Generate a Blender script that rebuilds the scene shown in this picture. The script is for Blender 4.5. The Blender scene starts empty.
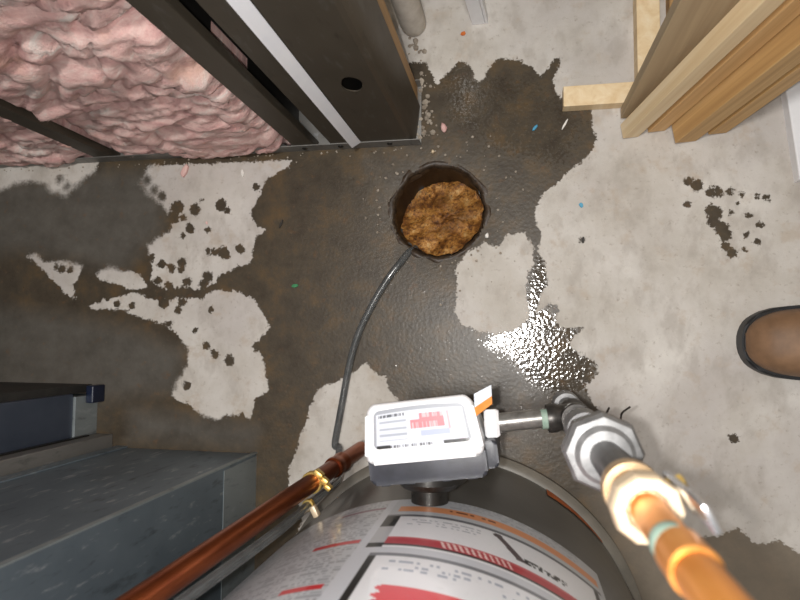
import bpy, bmesh, math, random
import numpy as np
from mathutils import Vector, Matrix, noise as mnoise

random.seed(7)
rng = np.random.default_rng(7)
scene = bpy.context.scene
col = scene.collection

# ------------------------------------------------------------------ camera
F, NX, NY, HC = 600.0, 514.0, 338.0, 0.92      # focal length in px, nadir pixel, height above the floor
_d = np.array([NX - 400, -(NY - 300), -F]); _d /= np.linalg.norm(_d)
_t = np.array([0, 0, -1.0]); _v = np.cross(_d, _t); _c = _d @ _t
_K = np.array([[0, -_v[2], _v[1]], [_v[2], 0, -_v[0]], [-_v[1], _v[0], 0]])
RC = np.eye(3) + _K + _K @ _K / (1 + _c)
cam_d = bpy.data.cameras.new('camera'); cam = bpy.data.objects.new('camera', cam_d); col.objects.link(cam)
cam_d.sensor_width = 36.0; cam_d.lens = 36.0 * F / 800.0; cam_d.clip_start = 0.01
M4 = Matrix([list(r) for r in RC]).to_4x4(); M4.translation = Vector((0, 0, HC)); cam.matrix_world = M4
cam_d.dof.use_dof = True; cam_d.dof.focus_distance = 0.86; cam_d.dof.aperture_fstop = 8.5
scene.camera = cam

def at(x, y, H=0.0):
    """world point at height H seen at photo pixel (x, y)"""
    r = RC @ np.array([x - 400, -(y - 300), -F])
    p = np.array([0, 0, HC]) + r * ((H - HC) / r[2])
    return (float(p[0]), float(p[1]), float(H))

# ------------------------------------------------------------------ light
scene.view_settings.view_transform = 'Standard'
scene.view_settings.look = 'None'
scene.view_settings.exposure = 0.08
scene.view_settings.gamma = 1.0
scene.view_settings.use_curve_mapping = False
w = bpy.data.worlds.new('world'); scene.world = w; w.use_nodes = True
w.node_tree.nodes['Background'].inputs[0].default_value = (1.0, 0.985, 0.965, 1)
w.node_tree.nodes['Background'].inputs[1].default_value = 0.28

def area_light(name, loc, target, size, power, color):
    l = bpy.data.lights.new(name, 'AREA'); l.shape = 'DISK'; l.size = size; l.energy = power; l.color = color
    o = bpy.data.objects.new(name, l); col.objects.link(o); o.location = loc
    o.rotation_euler = (Vector(target) - Vector(loc)).to_track_quat('-Z', 'Y').to_euler()
    return o
area_light('ceiling_bulb_light', (-0.10, 0.05, 2.30), (-0.1, 0.1, 0), 0.22, 21, (1.0, 0.97, 0.93))
area_light('phone_flash_light', (-0.024, -0.002, 0.925), (-0.1, 0.04, 0), 0.012, 3.1, (1.0, 0.98, 0.96))

# ------------------------------------------------------------------ helpers
def tag(o, label=None, cat=None, group=None, kind=None):
    if label: o['label'] = label
    if cat: o['category'] = cat
    if group: o['group'] = group
    if kind: o['kind'] = kind
    return o

def empty(name, loc, label=None, cat=None, group=None):
    o = bpy.data.objects.new(name, None); col.objects.link(o); o.location = loc; o.empty_display_size = 0.02
    return tag(o, label, cat, group)

def adopt(o, parent):
    p = parent; off = Vector((0, 0, 0))
    while p is not None:
        off += p.location; p = p.parent
    o.parent = parent
    o.matrix_parent_inverse = Matrix.Translation(-off) if parent.type == 'EMPTY' else Matrix.Identity(4)
    return o

def mesh_obj(name, verts, faces, material, parent=None, smooth=False):
    me = bpy.data.meshes.new(name); me.from_pydata([tuple(v) for v in verts], [], faces); me.update()
    o = bpy.data.objects.new(name, me); col.objects.link(o); me.materials.append(material)
    if smooth:
        for p in me.polygons: p.use_smooth = True
    if parent is not None: adopt(o, parent)
    return o

class MB:
    def __init__(self): self.bm = bmesh.new()
    def box(self, c, s, rot=None, bevel=0.0, seg=2):
        r = bmesh.ops.create_cube(self.bm, size=1.0); vs = r['verts']
        M = Matrix.Translation(c) @ (rot.to_4x4() if rot is not None else Matrix.Identity(4)) @ Matrix.Diagonal((s[0], s[1], s[2], 1))
        bmesh.ops.transform(self.bm, matrix=M, verts=vs)
        if bevel > 0:
            es = list({e for v in vs for e in v.link_edges})
            bmesh.ops.bevel(self.bm, geom=es, offset=bevel, segments=seg, affect='EDGES', profile=0.5)
        return self
    def span(self, a, b, bevel=0.0):
        return self.box([(a[i] + b[i]) / 2 for i in range(3)], [abs(b[i] - a[i]) for i in range(3)], None, bevel)
    def lathe(self, prof, p0, axis=(0, 0, 1), seg=32, closed=True):
        """prof: list of (radius, distance along axis)"""
        q = Vector((0, 0, 1)).rotation_difference(Vector(axis).normalized())
        rings = []
        for (r, h) in prof:
            ring = []
            for k in range(seg):
                a = 2 * math.pi * k / seg
                ring.append(self.bm.verts.new(q @ Vector((r * math.cos(a), r * math.sin(a), h)) + Vector(p0)))
            rings.append(ring)
        for i in range(len(rings) - 1):
            for k in range(seg):
                self.bm.faces.new((rings[i][k], rings[i][(k + 1) % seg], rings[i + 1][(k + 1) % seg], rings[i + 1][k]))
        if closed:
            self.bm.faces.new(list(reversed(rings[0]))); self.bm.faces.new(rings[-1])
        return self
    def cyl(self, p0, p1, r, r1=None, seg=24):
        d = Vector(p1) - Vector(p0)
        return self.lathe([(r, 0), (r1 if r1 is not None else r, d.length)], p0, d, seg)
    def tube(self, pts, r, seg=12):
        pts = [Vector(p) for p in pts]; n = len(pts); rings = []
        up = Vector((0.3, 0.2, 0.9))
        for i, p in enumerate(pts):
            t = (pts[min(i + 1, n - 1)] - pts[max(i - 1, 0)]).normalized()
            if abs(t.dot(up)) > 0.98: u0 = Vector((1, 0, 0))
            else: u0 = up
            a = t.cross(u0).normalized(); b = t.cross(a).normalized()
            if rings:   # keep the frame steady
                pa = prev - t * prev.dot(t)
                if pa.length > 1e-4:
                    a = pa.normalized(); b = t.cross(a).normalized()
            prev = a
            rings.append([self.bm.verts.new(p + a * (r * math.cos(2 * math.pi * k / seg)) + b * (r * math.sin(2 * math.pi * k / seg))) for k in range(seg)])
        for i in range(n - 1):
            for k in range(seg):
                self.bm.faces.new((rings[i][k], rings[i][(k + 1) % seg], rings[i + 1][(k + 1) % seg], rings[i + 1][k]))
        self.bm.faces.new(list(reversed(rings[0]))); self.bm.faces.new(rings[-1])
        return self
    def prism(self, poly, z0, z1, bevel=0.0, seg=3):
        b = [self.bm.verts.new((x, y, z0)) for x, y in poly]; t = [self.bm.verts.new((x, y, z1)) for x, y in poly]
        n = len(poly)
        self.bm.faces.new(list(reversed(b))); top = self.bm.faces.new(t)
        for k in range(n): self.bm.faces.new((b[k], b[(k + 1) % n], t[(k + 1) % n], t[k]))
        if bevel > 0:
            bmesh.ops.bevel(self.bm, geom=list(top.edges), offset=bevel, segments=seg, affect='EDGES', profile=0.5)
        return self
    def taper(self, z0, z1, dy=0.016):
        """draw the front in towards the bottom, as a moulded cover is"""
        for v in self.bm.verts:
            if v.co.y > 0: v.co.y -= dy * max(0.0, (z1 - v.co.z) / (z1 - z0)) * min(1, v.co.y / 0.02)
        return self
    def xform(self, M):
        bmesh.ops.transform(self.bm, matrix=M, verts=self.bm.verts[:]); return self
    def build(self, name, material, parent=None, smooth=True, angle=35):
        bmesh.ops.recalc_face_normals(self.bm, faces=self.bm.faces[:])
        me = bpy.data.meshes.new(name); self.bm.to_mesh(me); self.bm.free()
        me.materials.append(material)
        if smooth:
            for p in me.polygons: p.use_smooth = True
            me.set_sharp_from_angle(angle=math.radians(angle))
        o = bpy.data.objects.new(name, me); col.objects.link(o)
        if parent is not None: adopt(o, parent)
        return o

def spline(pts, n=8):
    out = []; P = [Vector(p) for p in pts]; P = [P[0] * 2 - P[1]] + P + [P[-1] * 2 - P[-2]]
    for i in range(1, len(P) - 2):
        for k in range(n):
            t = k / n
            a, b, c, d = P[i - 1], P[i], P[i + 1], P[i + 2]
            out.append(0.5 * ((2 * b) + (c - a) * t + (2 * a - 5 * b + 4 * c - d) * t * t + (3 * b - a - 3 * c + d) * t ** 3))
    out.append(P[-2]); return out

def rrect(w, h, r, n=6, cx=0, cy=0):
    out = []
    for (sx, sy, a0) in ((1, 1, 0), (-1, 1, 90), (-1, -1, 180), (1, -1, 270)):
        for k in range(n + 1):
            a = math.radians(a0 + 90 * k / n)
            out.append((cx + sx * (w / 2 - r) + r * math.cos(a), cy + sy * (h / 2 - r) + r * math.sin(a)))
    return out

# ------------------------------------------------------------------ materials
def srgb(r, g, b):
    f = lambda c: (c / 255 / 12.92) if c / 255 <= 0.04045 else ((c / 255 + 0.055) / 1.055) ** 2.4
    return (f(r), f(g), f(b), 1)

class NT:
    def __init__(self, name):
        self.m = bpy.data.materials.new(name); self.m.use_nodes = True
        self.t = self.m.node_tree; self.b = self.t.nodes['Principled BSDF']
        self.obj = self.n('ShaderNodeTexCoord').outputs['Object']
    def n(self, typ, **kw):
        nd = self.t.nodes.new(typ)
        for k, v in kw.items(): setattr(nd, k, v)
        return nd
    def l(self, a, b): self.t.links.new(a, b)
    def put(self, sock, val):
        if hasattr(val, 'is_output'): self.l(val, sock)
        else: sock.default_value = val
    def map(self, scale=(1, 1, 1), rot=(0, 0, 0)):
        mp = self.n('ShaderNodeMapping'); mp.inputs['Scale'].default_value = scale; mp.inputs['Rotation'].default_value = rot
        self.l(self.obj, mp.inputs['Vector']); return mp.outputs[0]
    def noise(self, scale, detail=3, rough=0.55, vec=None, dist=0.0):
        nd = self.n('ShaderNodeTexNoise'); nd.inputs['Scale'].default_value = scale; nd.inputs['Detail'].default_value = detail
        nd.inputs['Roughness'].default_value = rough; nd.inputs['Distortion'].default_value = dist
        self.l(vec if vec is not None else self.obj, nd.inputs['Vector']); return nd.outputs['Fac']
    def math(self, op, a, b=0.0, clamp=False):
        nd = self.n('ShaderNodeMath', operation=op, use_clamp=clamp); self.put(nd.inputs[0], a); self.put(nd.inputs[1], b); return nd.outputs[0]
    def ramp(self, fac, stops):
        nd = self.n('ShaderNodeValToRGB'); self.l(fac, nd.inputs[0]); e = nd.color_ramp.elements
        while len(e) < len(stops): e.new(0.5)
        for el, (p, c) in zip(e, stops): el.position = p; el.color = c
        return nd.outputs[0]
    def step(self, v, a, b):
        nd = self.n('ShaderNodeMapRange', interpolation_type='SMOOTHSTEP'); self.put(nd.inputs[0], v)
        nd.inputs[1].default_value = a; nd.inputs[2].default_value = b; return nd.outputs[0]
    def mix(self, f, a, b):
        nd = self.n('ShaderNodeMix', data_type='RGBA'); self.put(nd.inputs[0], f); self.put(nd.inputs[6], a); self.put(nd.inputs[7], b); return nd.outputs[2]
    def bump(self, h, strength=0.3, dist=0.001, prev=None):
        nd = self.n('ShaderNodeBump'); self.put(nd.inputs['Strength'], strength); nd.inputs['Distance'].default_value = dist
        self.l(h, nd.inputs['Height'])
        if prev is not None: self.l(prev, nd.inputs['Normal'])
        self.l(nd.outputs[0], self.b.inputs['Normal']); return nd.outputs[0]
    def set(self, **kw):
        for k, v in kw.items(): self.put(self.b.inputs[k.replace('_', ' ')], v)
        return self.m

def simple(name, c1, c2, scale=40, rough=0.5, metal=0.0, bump=0.0, stretch=(1, 1, 1), detail=4, coat=0.0):
    t = NT(name); v = t.map(stretch); f = t.noise(scale, detail, 0.6, v)
    t.set(Base_Color=t.ramp(f, [(0.3, c1), (0.7, c2)]), Roughness=rough, Metallic=metal, Coat_Weight=coat)
    if bump: t.bump(f, bump, 0.001)
    return t.m

def floor_material():
    t = NT('concrete_floor')
    a = t.n('ShaderNodeAttribute', attribute_name='wet').outputs['Fac']
    g = t.n('ShaderNodeAttribute', attribute_name='film').outputs['Fac']
    n1 = t.noise(55, 5, 0.6); n2 = t.noise(220, 3, 0.6); n3 = t.noise(7, 5, 0.65); n4 = t.noise(900, 2, 0.5); n5 = t.noise(22, 4, 0.7)
    st = t.noise(30, 4, 0.6, t.map((1, 0.6, 1), (0, 0, math.radians(-38))))
    v = t.math('ADD', a, t.math('MULTIPLY', t.math('SUBTRACT', n1, 0.5), 0.42))
    v = t.math('ADD', v, t.math('MULTIPLY', t.math('SUBTRACT', n2, 0.5), 0.20))
    # crisp shoreline on the bare slab, a soft one where only a film dries out
    mr = t.n('ShaderNodeMapRange', interpolation_type='SMOOTHSTEP'); t.l(v, mr.inputs[0])
    t.l(t.math('SUBTRACT', 0.465, t.math('MULTIPLY', g, 0.30)), mr.inputs[1]); t.l(t.math('ADD', 0.535, t.math('MULTIPLY', g, 0.16)), mr.inputs[2])
    wet = mr.outputs[0]
    n6 = t.noise(2.6, 4, 0.6); n7 = t.noise(110, 4, 0.75)
    dry = t.ramp(n3, [(0.28, srgb(168, 160, 150)), (0.43, srgb(192, 186, 177)), (0.56, srgb(203, 198, 191)), (0.74, srgb(217, 213, 206))])
    dry = t.mix(t.math('MULTIPLY', t.step(n6, 0.45, 0.62), 0.5), dry, srgb(182, 175, 172))
    dry = t.mix(t.math('MULTIPLY', t.step(st, 0.47, 0.68), 0.5), dry, srgb(164, 156, 147))
    dry = t.mix(t.math('MULTIPLY', t.step(n5, 0.54, 0.70), 0.5), dry, srgb(180, 164, 146))
    dry = t.mix(t.math('MULTIPLY', t.step(n7, 0.56, 0.74), 0.6), dry, srgb(146, 134, 121))
    brown = t.ramp(n5, [(0.3, srgb(60, 51, 40)), (0.5, srgb(74, 65, 52)), (0.72, srgb(94, 76, 52))])
    grey = t.ramp(n5, [(0.3, srgb(78, 74, 67)), (0.7, srgb(96, 92, 85))])
    wc = t.mix(g, brown, grey)
    wc = t.mix(t.math('MULTIPLY', t.step(n3, 0.5, 0.7), 0.35), wc, srgb(58, 52, 44))
    wc = t.mix(t.math('MULTIPLY', t.step(n1, 0.58, 0.75), 0.45), wc, srgb(104, 74, 44))
    wc = t.mix(t.math('MULTIPLY', t.step(n7, 0.58, 0.78), 0.35), wc, srgb(116, 104, 88))
    dm = t.n('ShaderNodeAttribute', attribute_name='mid_brown').outputs['Fac']       # mid-brown zone, paler and rougher than the wet tone
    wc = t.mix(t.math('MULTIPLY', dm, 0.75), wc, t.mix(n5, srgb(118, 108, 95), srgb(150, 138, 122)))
    base = t.mix(wet, dry, wc)
    pl = t.n('ShaderNodeAttribute', attribute_name='pool').outputs['Fac']      # standing water
    pool = t.step(t.math('ADD', pl, t.math('MULTIPLY', t.math('SUBTRACT', n2, 0.5), 1.9)), 0.27, 0.45)
    r = t.math('ADD', t.math('MULTIPLY', wet, t.math('ADD', -0.46, t.math('MULTIPLY', pool, -0.27))), 0.85)
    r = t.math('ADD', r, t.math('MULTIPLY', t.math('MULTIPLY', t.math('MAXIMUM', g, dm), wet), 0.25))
    t.set(Base_Color=base, Roughness=r, Specular_IOR_Level=t.math('ADD', 0.35, t.math('MULTIPLY', pool, 0.25)))
    b1 = t.bump(t.math('MULTIPLY', t.math('ADD', t.math('MULTIPLY', n7, 0.6), t.math('MULTIPLY', n4, 0.4)), t.math('SUBTRACT', 1.0, t.math('MULTIPLY', wet, 0.85))), 0.4, 0.0011)
    n8 = t.noise(190, 1, 0.45)
    t.bump(t.math('MULTIPLY', t.math('MULTIPLY', n8, wet), t.math('SUBTRACT', 1.0, g)), t.math('ADD', 0.20, t.math('MULTIPLY', pool, 0.26)), 0.0013, b1)
    return t.m

def wood_material(name, c1, c2, c3):
    t = NT(name); v = t.map((60, 60, 2.0))
    f = t.noise(1.0, 4, 0.6, v, 0.6); k = t.noise(9, 2, 0.5); k2 = t.noise(28, 2, 0.5, t.map((1, 1, 0.4)))
    c = t.ramp(f, [(0.3, c1), (0.55, c2), (0.75, c3)])
    c = t.mix(t.math('MULTIPLY', t.step(k2, 0.70, 0.78), 0.7), c, srgb(120, 78, 42))
    c = t.mix(t.math('MULTIPLY', t.step(k, 0.5, 0.8), 0.3), c, c1)
    t.set(Base_Color=c, Roughness=0.6); t.bump(f, 0.15, 0.0006); return t.m

def insulation_material():
    t = NT('pink_fibreglass')
    v = t.map((1, 1, 2.6), (0, math.radians(14), 0))
    a = t.noise(14, 6, 0.7, v, 1.2); b = t.noise(60, 4, 0.7); c = t.noise(9, 4, 0.6); f = t.noise(420, 2, 0.6)
    col_ = t.ramp(a, [(0.28, srgb(190, 142, 140)), (0.42, srgb(216, 172, 166)), (0.55, srgb(228, 194, 186)), (0.68, srgb(232, 218, 210))])
    col_ = t.mix(t.math('MULTIPLY', t.step(c, 0.55, 0.72), 0.55), col_, srgb(238, 192, 168))
    col_ = t.mix(t.math('MULTIPLY', t.step(b, 0.62, 0.78), 0.35), col_, srgb(176, 136, 134))
    t.set(Base_Color=col_, Roughness=0.95)
    t.bump(t.math('ADD', t.math('MULTIPLY', b, 0.7), t.math('MULTIPLY', f, 0.3)), 0.7, 0.004); return t.m

def galv_material(name, c1, c2, rough=0.4, metal=0.6, dirt=srgb(60, 62, 62), fleck=0.35):
    t = NT(name)
    v = t.n('ShaderNodeTexVoronoi'); v.inputs['Scale'].default_value = 90; t.l(t.obj, v.inputs['Vector'])
    n = t.noise(10, 5, 0.65); s = t.noise(70, 4, 0.6, t.map((1, 1, 0.3), (0.4, 0.5, 0)))
    c = t.mix(n, c1, c2)
    c = t.mix(t.math('MULTIPLY', t.step(s, 0.55, 0.75), 0.5), c, dirt)
    c = t.mix(t.math('MULTIPLY', t.step(s, 0.42, 0.28), fleck), c, srgb(190, 196, 200))
    t.set(Base_Color=c, Roughness=t.math('ADD', t.math('MULTIPLY', n, 0.3), rough - 0.1), Metallic=metal)
    t.bump(s, 0.12, 0.0006); return t.m

def attr_material(name, rough=0.4, coat=0.0):
    t = NT(name); a = t.n('ShaderNodeAttribute', attribute_name='print').outputs['Color']
    n = t.noise(160, 3, 0.6)
    t.set(Base_Color=t.mix(t.math('MULTIPLY', t.step(n, 0.55, 0.8), 0.12), a, srgb(150, 150, 150)), Roughness=rough, Coat_Weight=coat); return t.m

def rust_material():
    t = NT('rust_sediment'); a = t.noise(48, 6, 0.75); b = t.noise(210, 4, 0.75); c = t.noise(24, 3, 0.6)
    k = t.ramp(a, [(0.30, srgb(40, 22, 10)), (0.43, srgb(118, 72, 28)), (0.55, srgb(186, 130, 62)), (0.68, srgb(226, 188, 128))])
    k = t.mix(t.math('MULTIPLY', t.step(b, 0.5, 0.66), 0.8), k, srgb(38, 22, 12))
    k = t.mix(t.math('MULTIPLY', t.step(c, 0.52, 0.66), 0.6), k, srgb(74, 42, 20))
    t.set(Base_Color=k, Roughness=0.45); t.bump(b, 0.8, 0.003); return t.m

MAT = {}
MAT['floor'] = floor_material()
MAT['pine'] = wood_material('pine_lumber', srgb(196, 152, 98), srgb(218, 178, 124), srgb(232, 200, 150))
MAT['pine_pale'] = wood_material('pale_pine', srgb(222, 192, 146), srgb(236, 212, 172), srgb(244, 226, 194))
MAT['pine_tan'] = wood_material('tan_pine', srgb(150, 116, 74), srgb(182, 142, 92), srgb(200, 164, 112))
MAT['pine_shade'] = wood_material('shaded_pine', srgb(158, 136, 106), srgb(176, 154, 122), srgb(190, 170, 138))  # greyed copy of the pine, paints shade into one board
MAT['pine_tan2'] = wood_material('golden_pine', srgb(176, 136, 86), srgb(204, 164, 108), srgb(222, 188, 134))
MAT['insul'] = insulation_material()
MAT['duct'] = galv_material('galvanized_sheet', srgb(104, 117, 127), srgb(140, 153, 161), 0.42, 0.55, srgb(56, 60, 62), 0.6)
MAT['duct_band'] = galv_material('galvanized_hem', srgb(140, 150, 152), srgb(170, 178, 180), 0.45, 0.5)
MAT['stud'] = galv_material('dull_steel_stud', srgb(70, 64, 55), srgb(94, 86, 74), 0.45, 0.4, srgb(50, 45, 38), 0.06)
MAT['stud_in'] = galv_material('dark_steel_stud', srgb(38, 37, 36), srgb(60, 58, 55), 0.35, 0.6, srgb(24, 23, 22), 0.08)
MAT['track'] = galv_material('steel_track', srgb(120, 118, 114), srgb(150, 148, 144), 0.45, 0.5)
MAT['white'] = simple('white_plastic', srgb(232, 232, 234), srgb(242, 242, 244), 30, 0.35)
MAT['edge_gleam'] = simple('white_gleam', srgb(236, 238, 244), srgb(246, 247, 250), 20, 0.4)  # white stands in for the gleam of bare steel
MAT['black_plastic'] = simple('charcoal_plastic', srgb(46, 48, 54), srgb(60, 62, 70), 60, 0.4)
MAT['tank'] = simple('grey_tank_paint', srgb(82, 81, 78), srgb(98, 97, 94), 12, 0.28, 0.0, 0.02)
MAT['base_ring'] = simple('tank_base_paint', srgb(104, 100, 92), srgb(122, 116, 106), 30, 0.45)
MAT['copper'] = simple('aged_copper', srgb(122, 58, 34), srgb(176, 98, 58), 35, 0.32, 0.9, 0.05, (1, 1, 0.25))
MAT['copper_bright'] = simple('bright_copper', srgb(214, 134, 58), srgb(240, 172, 96), 45, 0.4, 0.75, 0.03, (1, 1, 0.25))
MAT['patina'] = simple('green_thread_sealant', srgb(122, 146, 132), srgb(150, 168, 154), 90, 0.7)
MAT['brass'] = simple('brass', srgb(208, 170, 84), srgb(236, 206, 126), 60, 0.35, 0.7)
MAT['brass_pale'] = simple('pale_brass', srgb(204, 182, 150), srgb(226, 208, 180), 60, 0.45, 0.35)
MAT['brass_tan'] = simple('dull_brass', srgb(150, 122, 88), srgb(196, 168, 130), 60, 0.4, 0.4)
MAT['iron'] = simple('black_iron', srgb(48, 46, 44), srgb(80, 77, 74), 90, 0.38, 0.6, 0.15)
MAT['iron_grey'] = simple('galvanized_iron', srgb(112, 112, 112), srgb(150, 150, 150), 90, 0.5, 0.45, 0.12)
MAT['iron_pipe'] = simple('highlit_iron_pipe', srgb(120, 118, 114), srgb(170, 168, 164), 90, 0.3, 0.7, 0.1)  # paler than the black iron, paints in the nipple's bright highlight
MAT['chrome'] = simple('chrome_lever', srgb(200, 204, 210), srgb(232, 234, 238), 40, 0.2, 0.9)
MAT['leather'] = simple('brown_leather', srgb(104, 78, 56), srgb(146, 112, 82), 22, 0.6, 0.0, 0.25)
MAT['sole'] = simple('black_rubber', srgb(20, 21, 24), srgb(36, 37, 40), 80, 0.45)
MAT['denim'] = simple('dark_trouser_cloth', srgb(48, 54, 66), srgb(66, 72, 86), 200, 0.9, 0.0, 0.3)
MAT['furnace'] = simple('blue_grey_enamel', srgb(58, 66, 80), srgb(72, 80, 94), 14, 0.35, 0.2)
MAT['furnace_dark'] = simple('furnace_dark_edge', srgb(34, 34, 34), srgb(52, 50, 46), 30, 0.6)  # dark tone for the cabinet's edge strip
MAT['blue'] = simple('dark_blue_plastic', srgb(14, 22, 42), srgb(24, 34, 58), 30, 0.3)
MAT['rust'] = rust_material()
MAT['drain_dark'] = simple('shaded_wet_rust', srgb(5, 3, 2), srgb(30, 16, 8), 70, 0.5, 0.0, 0.6)  # near-black paints the shade inside the hole over wet rust
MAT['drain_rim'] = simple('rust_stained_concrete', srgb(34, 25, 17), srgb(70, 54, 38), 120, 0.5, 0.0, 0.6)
MAT['mortar'] = simple('crumbly_mortar', srgb(112, 100, 86), srgb(178, 168, 154), 60, 0.9, 0.0, 0.6)
MAT['mortar_light'] = simple('old_mortar', srgb(150, 140, 126), srgb(198, 190, 178), 45, 0.9, 0.0, 0.7)
MAT['plaster'] = simple('whitewashed_pipe', srgb(196, 188, 176), srgb(224, 218, 208), 35, 0.8, 0.0, 0.3)
MAT['concrete_wall'] = simple('foundation_concrete', srgb(150, 144, 134), srgb(184, 178, 168), 8, 0.9, 0.0, 0.3)
MAT['print'] = attr_material('printed_label', 0.3, 0.2)
MAT['orange'] = simple('orange_rust_mark', srgb(176, 84, 28), srgb(214, 116, 50), 70, 0.6)
MAT['orange_paper'] = simple('orange_tag_print', srgb(216, 130, 52), srgb(226, 146, 70), 80, 0.5)
MAT['tag_paper'] = simple('pale_blue_tag_paper', srgb(206, 216, 228), srgb(228, 234, 240), 120, 0.5)
MAT['green_chip'] = simple('green_chip', srgb(38, 110, 66), srgb(60, 140, 90), 80, 0.5)
MAT['blue_chip'] = simple('blue_chip', srgb(60, 140, 176), srgb(90, 170, 200), 80, 0.5)
MAT['white_chip'] = simple('white_chip', srgb(220, 216, 208), srgb(236, 232, 226), 80, 0.6)
MAT['dark_chip'] = simple('dark_chip', srgb(34, 30, 26), srgb(54, 48, 42), 80, 0.6)
_t = NT('clear_vinyl'); _n = _t.noise(60, 2)
MAT['vinyl'] = _t.set(Base_Color=_t.ramp(_n, [(0.3, srgb(120, 122, 122)), (0.7, srgb(150, 152, 152))]), Roughness=0.16, Transmission_Weight=0.7, IOR=1.45)

# ------------------------------------------------------------------ floor (with wet patches)
WET = [[(-80, 155), (0, 160), (200, 152), (418, 141), (413, 110), (406, 80), (408, 64), (425, 62), (432, 74), (437, 84), (444, 77), (455, 65), (463, 61),
        (472, 67), (474, 79), (480, 81), (486, 75), (492, 62), (505, 57), (520, 60), (534, 69), (541, 76), (547, 69), (556, 57), (562, 59), (554, 77),
        (553, 90), (562, 98), (590, 108), (592, 120), (597, 140), (590, 154), (575, 166), (560, 181), (546, 190), (538, 200), (535, 215), (541, 234),
        (538, 250), (546, 268), (547, 285), (540, 300), (536, 312), (550, 303), (558, 306), (553, 320), (561, 328), (583, 328), (574, 336), (570, 346),
        (580, 355), (595, 362), (599, 372), (590, 383), (580, 381), (586, 391), (596, 406), (606, 430), (628, 456), (655, 495), (690, 538), (720, 536), (738, 528),  # last points outline the brown lobe beside the gas riser
        (757, 545), (778, 540), (802, 556), (860, 580), (900, 640), (900, 760), (-200, 760), (-200, 155)]]
DRY = [
    [(148, 166), (292, 160), (290, 168), (279, 172), (264, 181), (262, 192), (256, 203), (251, 212), (253, 220), (258, 227), (264, 230), (255, 238), (253, 246),
     (252, 258), (247, 266), (238, 266), (230, 272), (219, 274), (216, 282), (206, 288), (195, 290), (186, 286), (176, 288), (166, 290), (158, 286), (150, 280),
     (152, 268), (150, 256), (147, 246), (157, 238), (166, 230), (170, 218), (163, 206), (150, 196), (140, 184)],
    [(120, 297), (134, 292), (150, 298), (170, 300), (184, 297), (203, 298), (214, 290), (232, 291), (247, 295), (258, 303), (266, 320), (270, 327), (262, 336),
     (258, 344), (262, 356), (266, 375), (269, 390), (256, 399), (253, 412), (250, 419), (241, 413), (227, 416), (215, 420), (205, 417), (195, 410), (186, 402),
     (176, 401), (171, 396), (178, 380), (187, 364), (188, 350), (180, 338), (166, 325), (142, 318), (124, 311), (96, 309), (88, 307), (104, 300)],
    [(27, 256), (36, 253), (44, 262), (60, 260), (83, 265), (80, 275), (74, 284), (76, 300), (64, 292), (54, 281), (44, 270)],
    [(96, 274), (108, 266), (124, 270), (141, 274), (147, 287), (132, 290), (116, 284), (100, 280)],
    [(-60, 160), (98, 162), (96, 171), (86, 178), (76, 186), (66, 196), (52, 193), (43, 184), (30, 182), (14, 185), (0, 191), (-60, 200)],
    [(366, 362), (378, 375), (386, 378), (390, 390), (398, 400), (402, 410), (392, 440), (372, 470), (352, 492), (332, 520), (300, 560), (294, 545), (302, 520),
     (298, 505), (290, 490), (288, 470), (295, 455), (301, 436), (305, 425), (311, 405), (317, 391), (326, 385), (345, 378), (355, 371)],
    [(470, 250), (486, 243), (500, 246), (506, 236), (526, 232), (531, 246), (533, 262), (527, 278), (526, 295), (530, 312), (522, 326), (508, 332), (494, 335),
     (476, 330), (461, 325), (455, 310), (457, 290), (455, 271), (462, 257)],
    [(474, 68), (486, 68), (484, 79), (476, 80)],
]
WETSPOT = [(194, 210, 7), (221, 205, 7), (228, 210, 4), (190, 228, 5.5), (208, 230, 4), (183, 236, 3), (224, 253, 7), (214, 252, 4), (208, 251, 3.5), (240, 249, 5.5),
           (177, 208, 8), (173, 217, 8), (183, 217, 4), (167, 226, 7), (158, 232, 6), (162, 196, 5), (154, 190, 5), (147, 180, 5), (151, 258, 5), (148, 267, 5), (148, 276, 4),
           (162, 264, 4.5), (172, 268, 4.5), (182, 262, 5.5), (181, 270, 4), (187, 281, 5.5), (208, 276, 6), (203, 284, 5), (202, 200, 2.2), (158, 280, 6), (169, 286, 5),
           (211, 309, 4), (195, 330, 3.5), (206, 345, 4.5), (215, 354, 5), (229, 360, 6), (187, 386, 4.5), (164, 303, 6.5), (181, 303, 5), (178, 309, 4.5), (168, 324, 5),
           (132, 306, 4.5), (107, 299, 4), (117, 304, 4), (257, 346, 5), (256, 187, 4.5), (60, 179, 3.2), (67, 187, 3.2), (62, 269, 5), (56, 267, 3), (70, 270, 4), (204, 299, 2),
           (688, 181, 4), (697, 186, 5.5), (711, 192, 5), (719, 192, 5), (729, 191, 4), (710, 210, 5), (716, 213, 6), (714, 222, 6), (721, 229, 7), (726, 235, 6), (726, 246, 4.5), (732, 252, 4),
           (766, 198, 3.4), (757, 197, 2.4), (738, 203, 2), (731, 213, 2.6), (749, 216, 3), (756, 241, 3.6), (760, 225, 3), (747, 234, 2.6), (744, 249, 2.4), (687, 204, 2.6), (742, 195, 2),
           (733, 438, 4), (582, 240, 3), (552, 318, 4), (556, 310, 3)]
FILM = [[(-60, 190), (95, 172), (150, 172), (162, 205), (160, 232), (142, 250), (120, 272), (60, 258), (20, 250), (-60, 262)],
        [(-60, 300), (70, 316), (130, 330), (182, 352), (176, 388), (110, 400), (-60, 402)], [(130, 408), (220, 424), (256, 430), (250, 444), (130, 438)]]
POOL = [[(505, 322), (530, 300), (540, 262), (548, 285), (542, 312), (575, 334), (592, 366), (588, 385), (560, 392), (532, 378), (508, 350), (490, 345)],
        [(440, 75), (530, 80), (585, 120), (560, 165), (500, 150), (450, 120)]]
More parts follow.
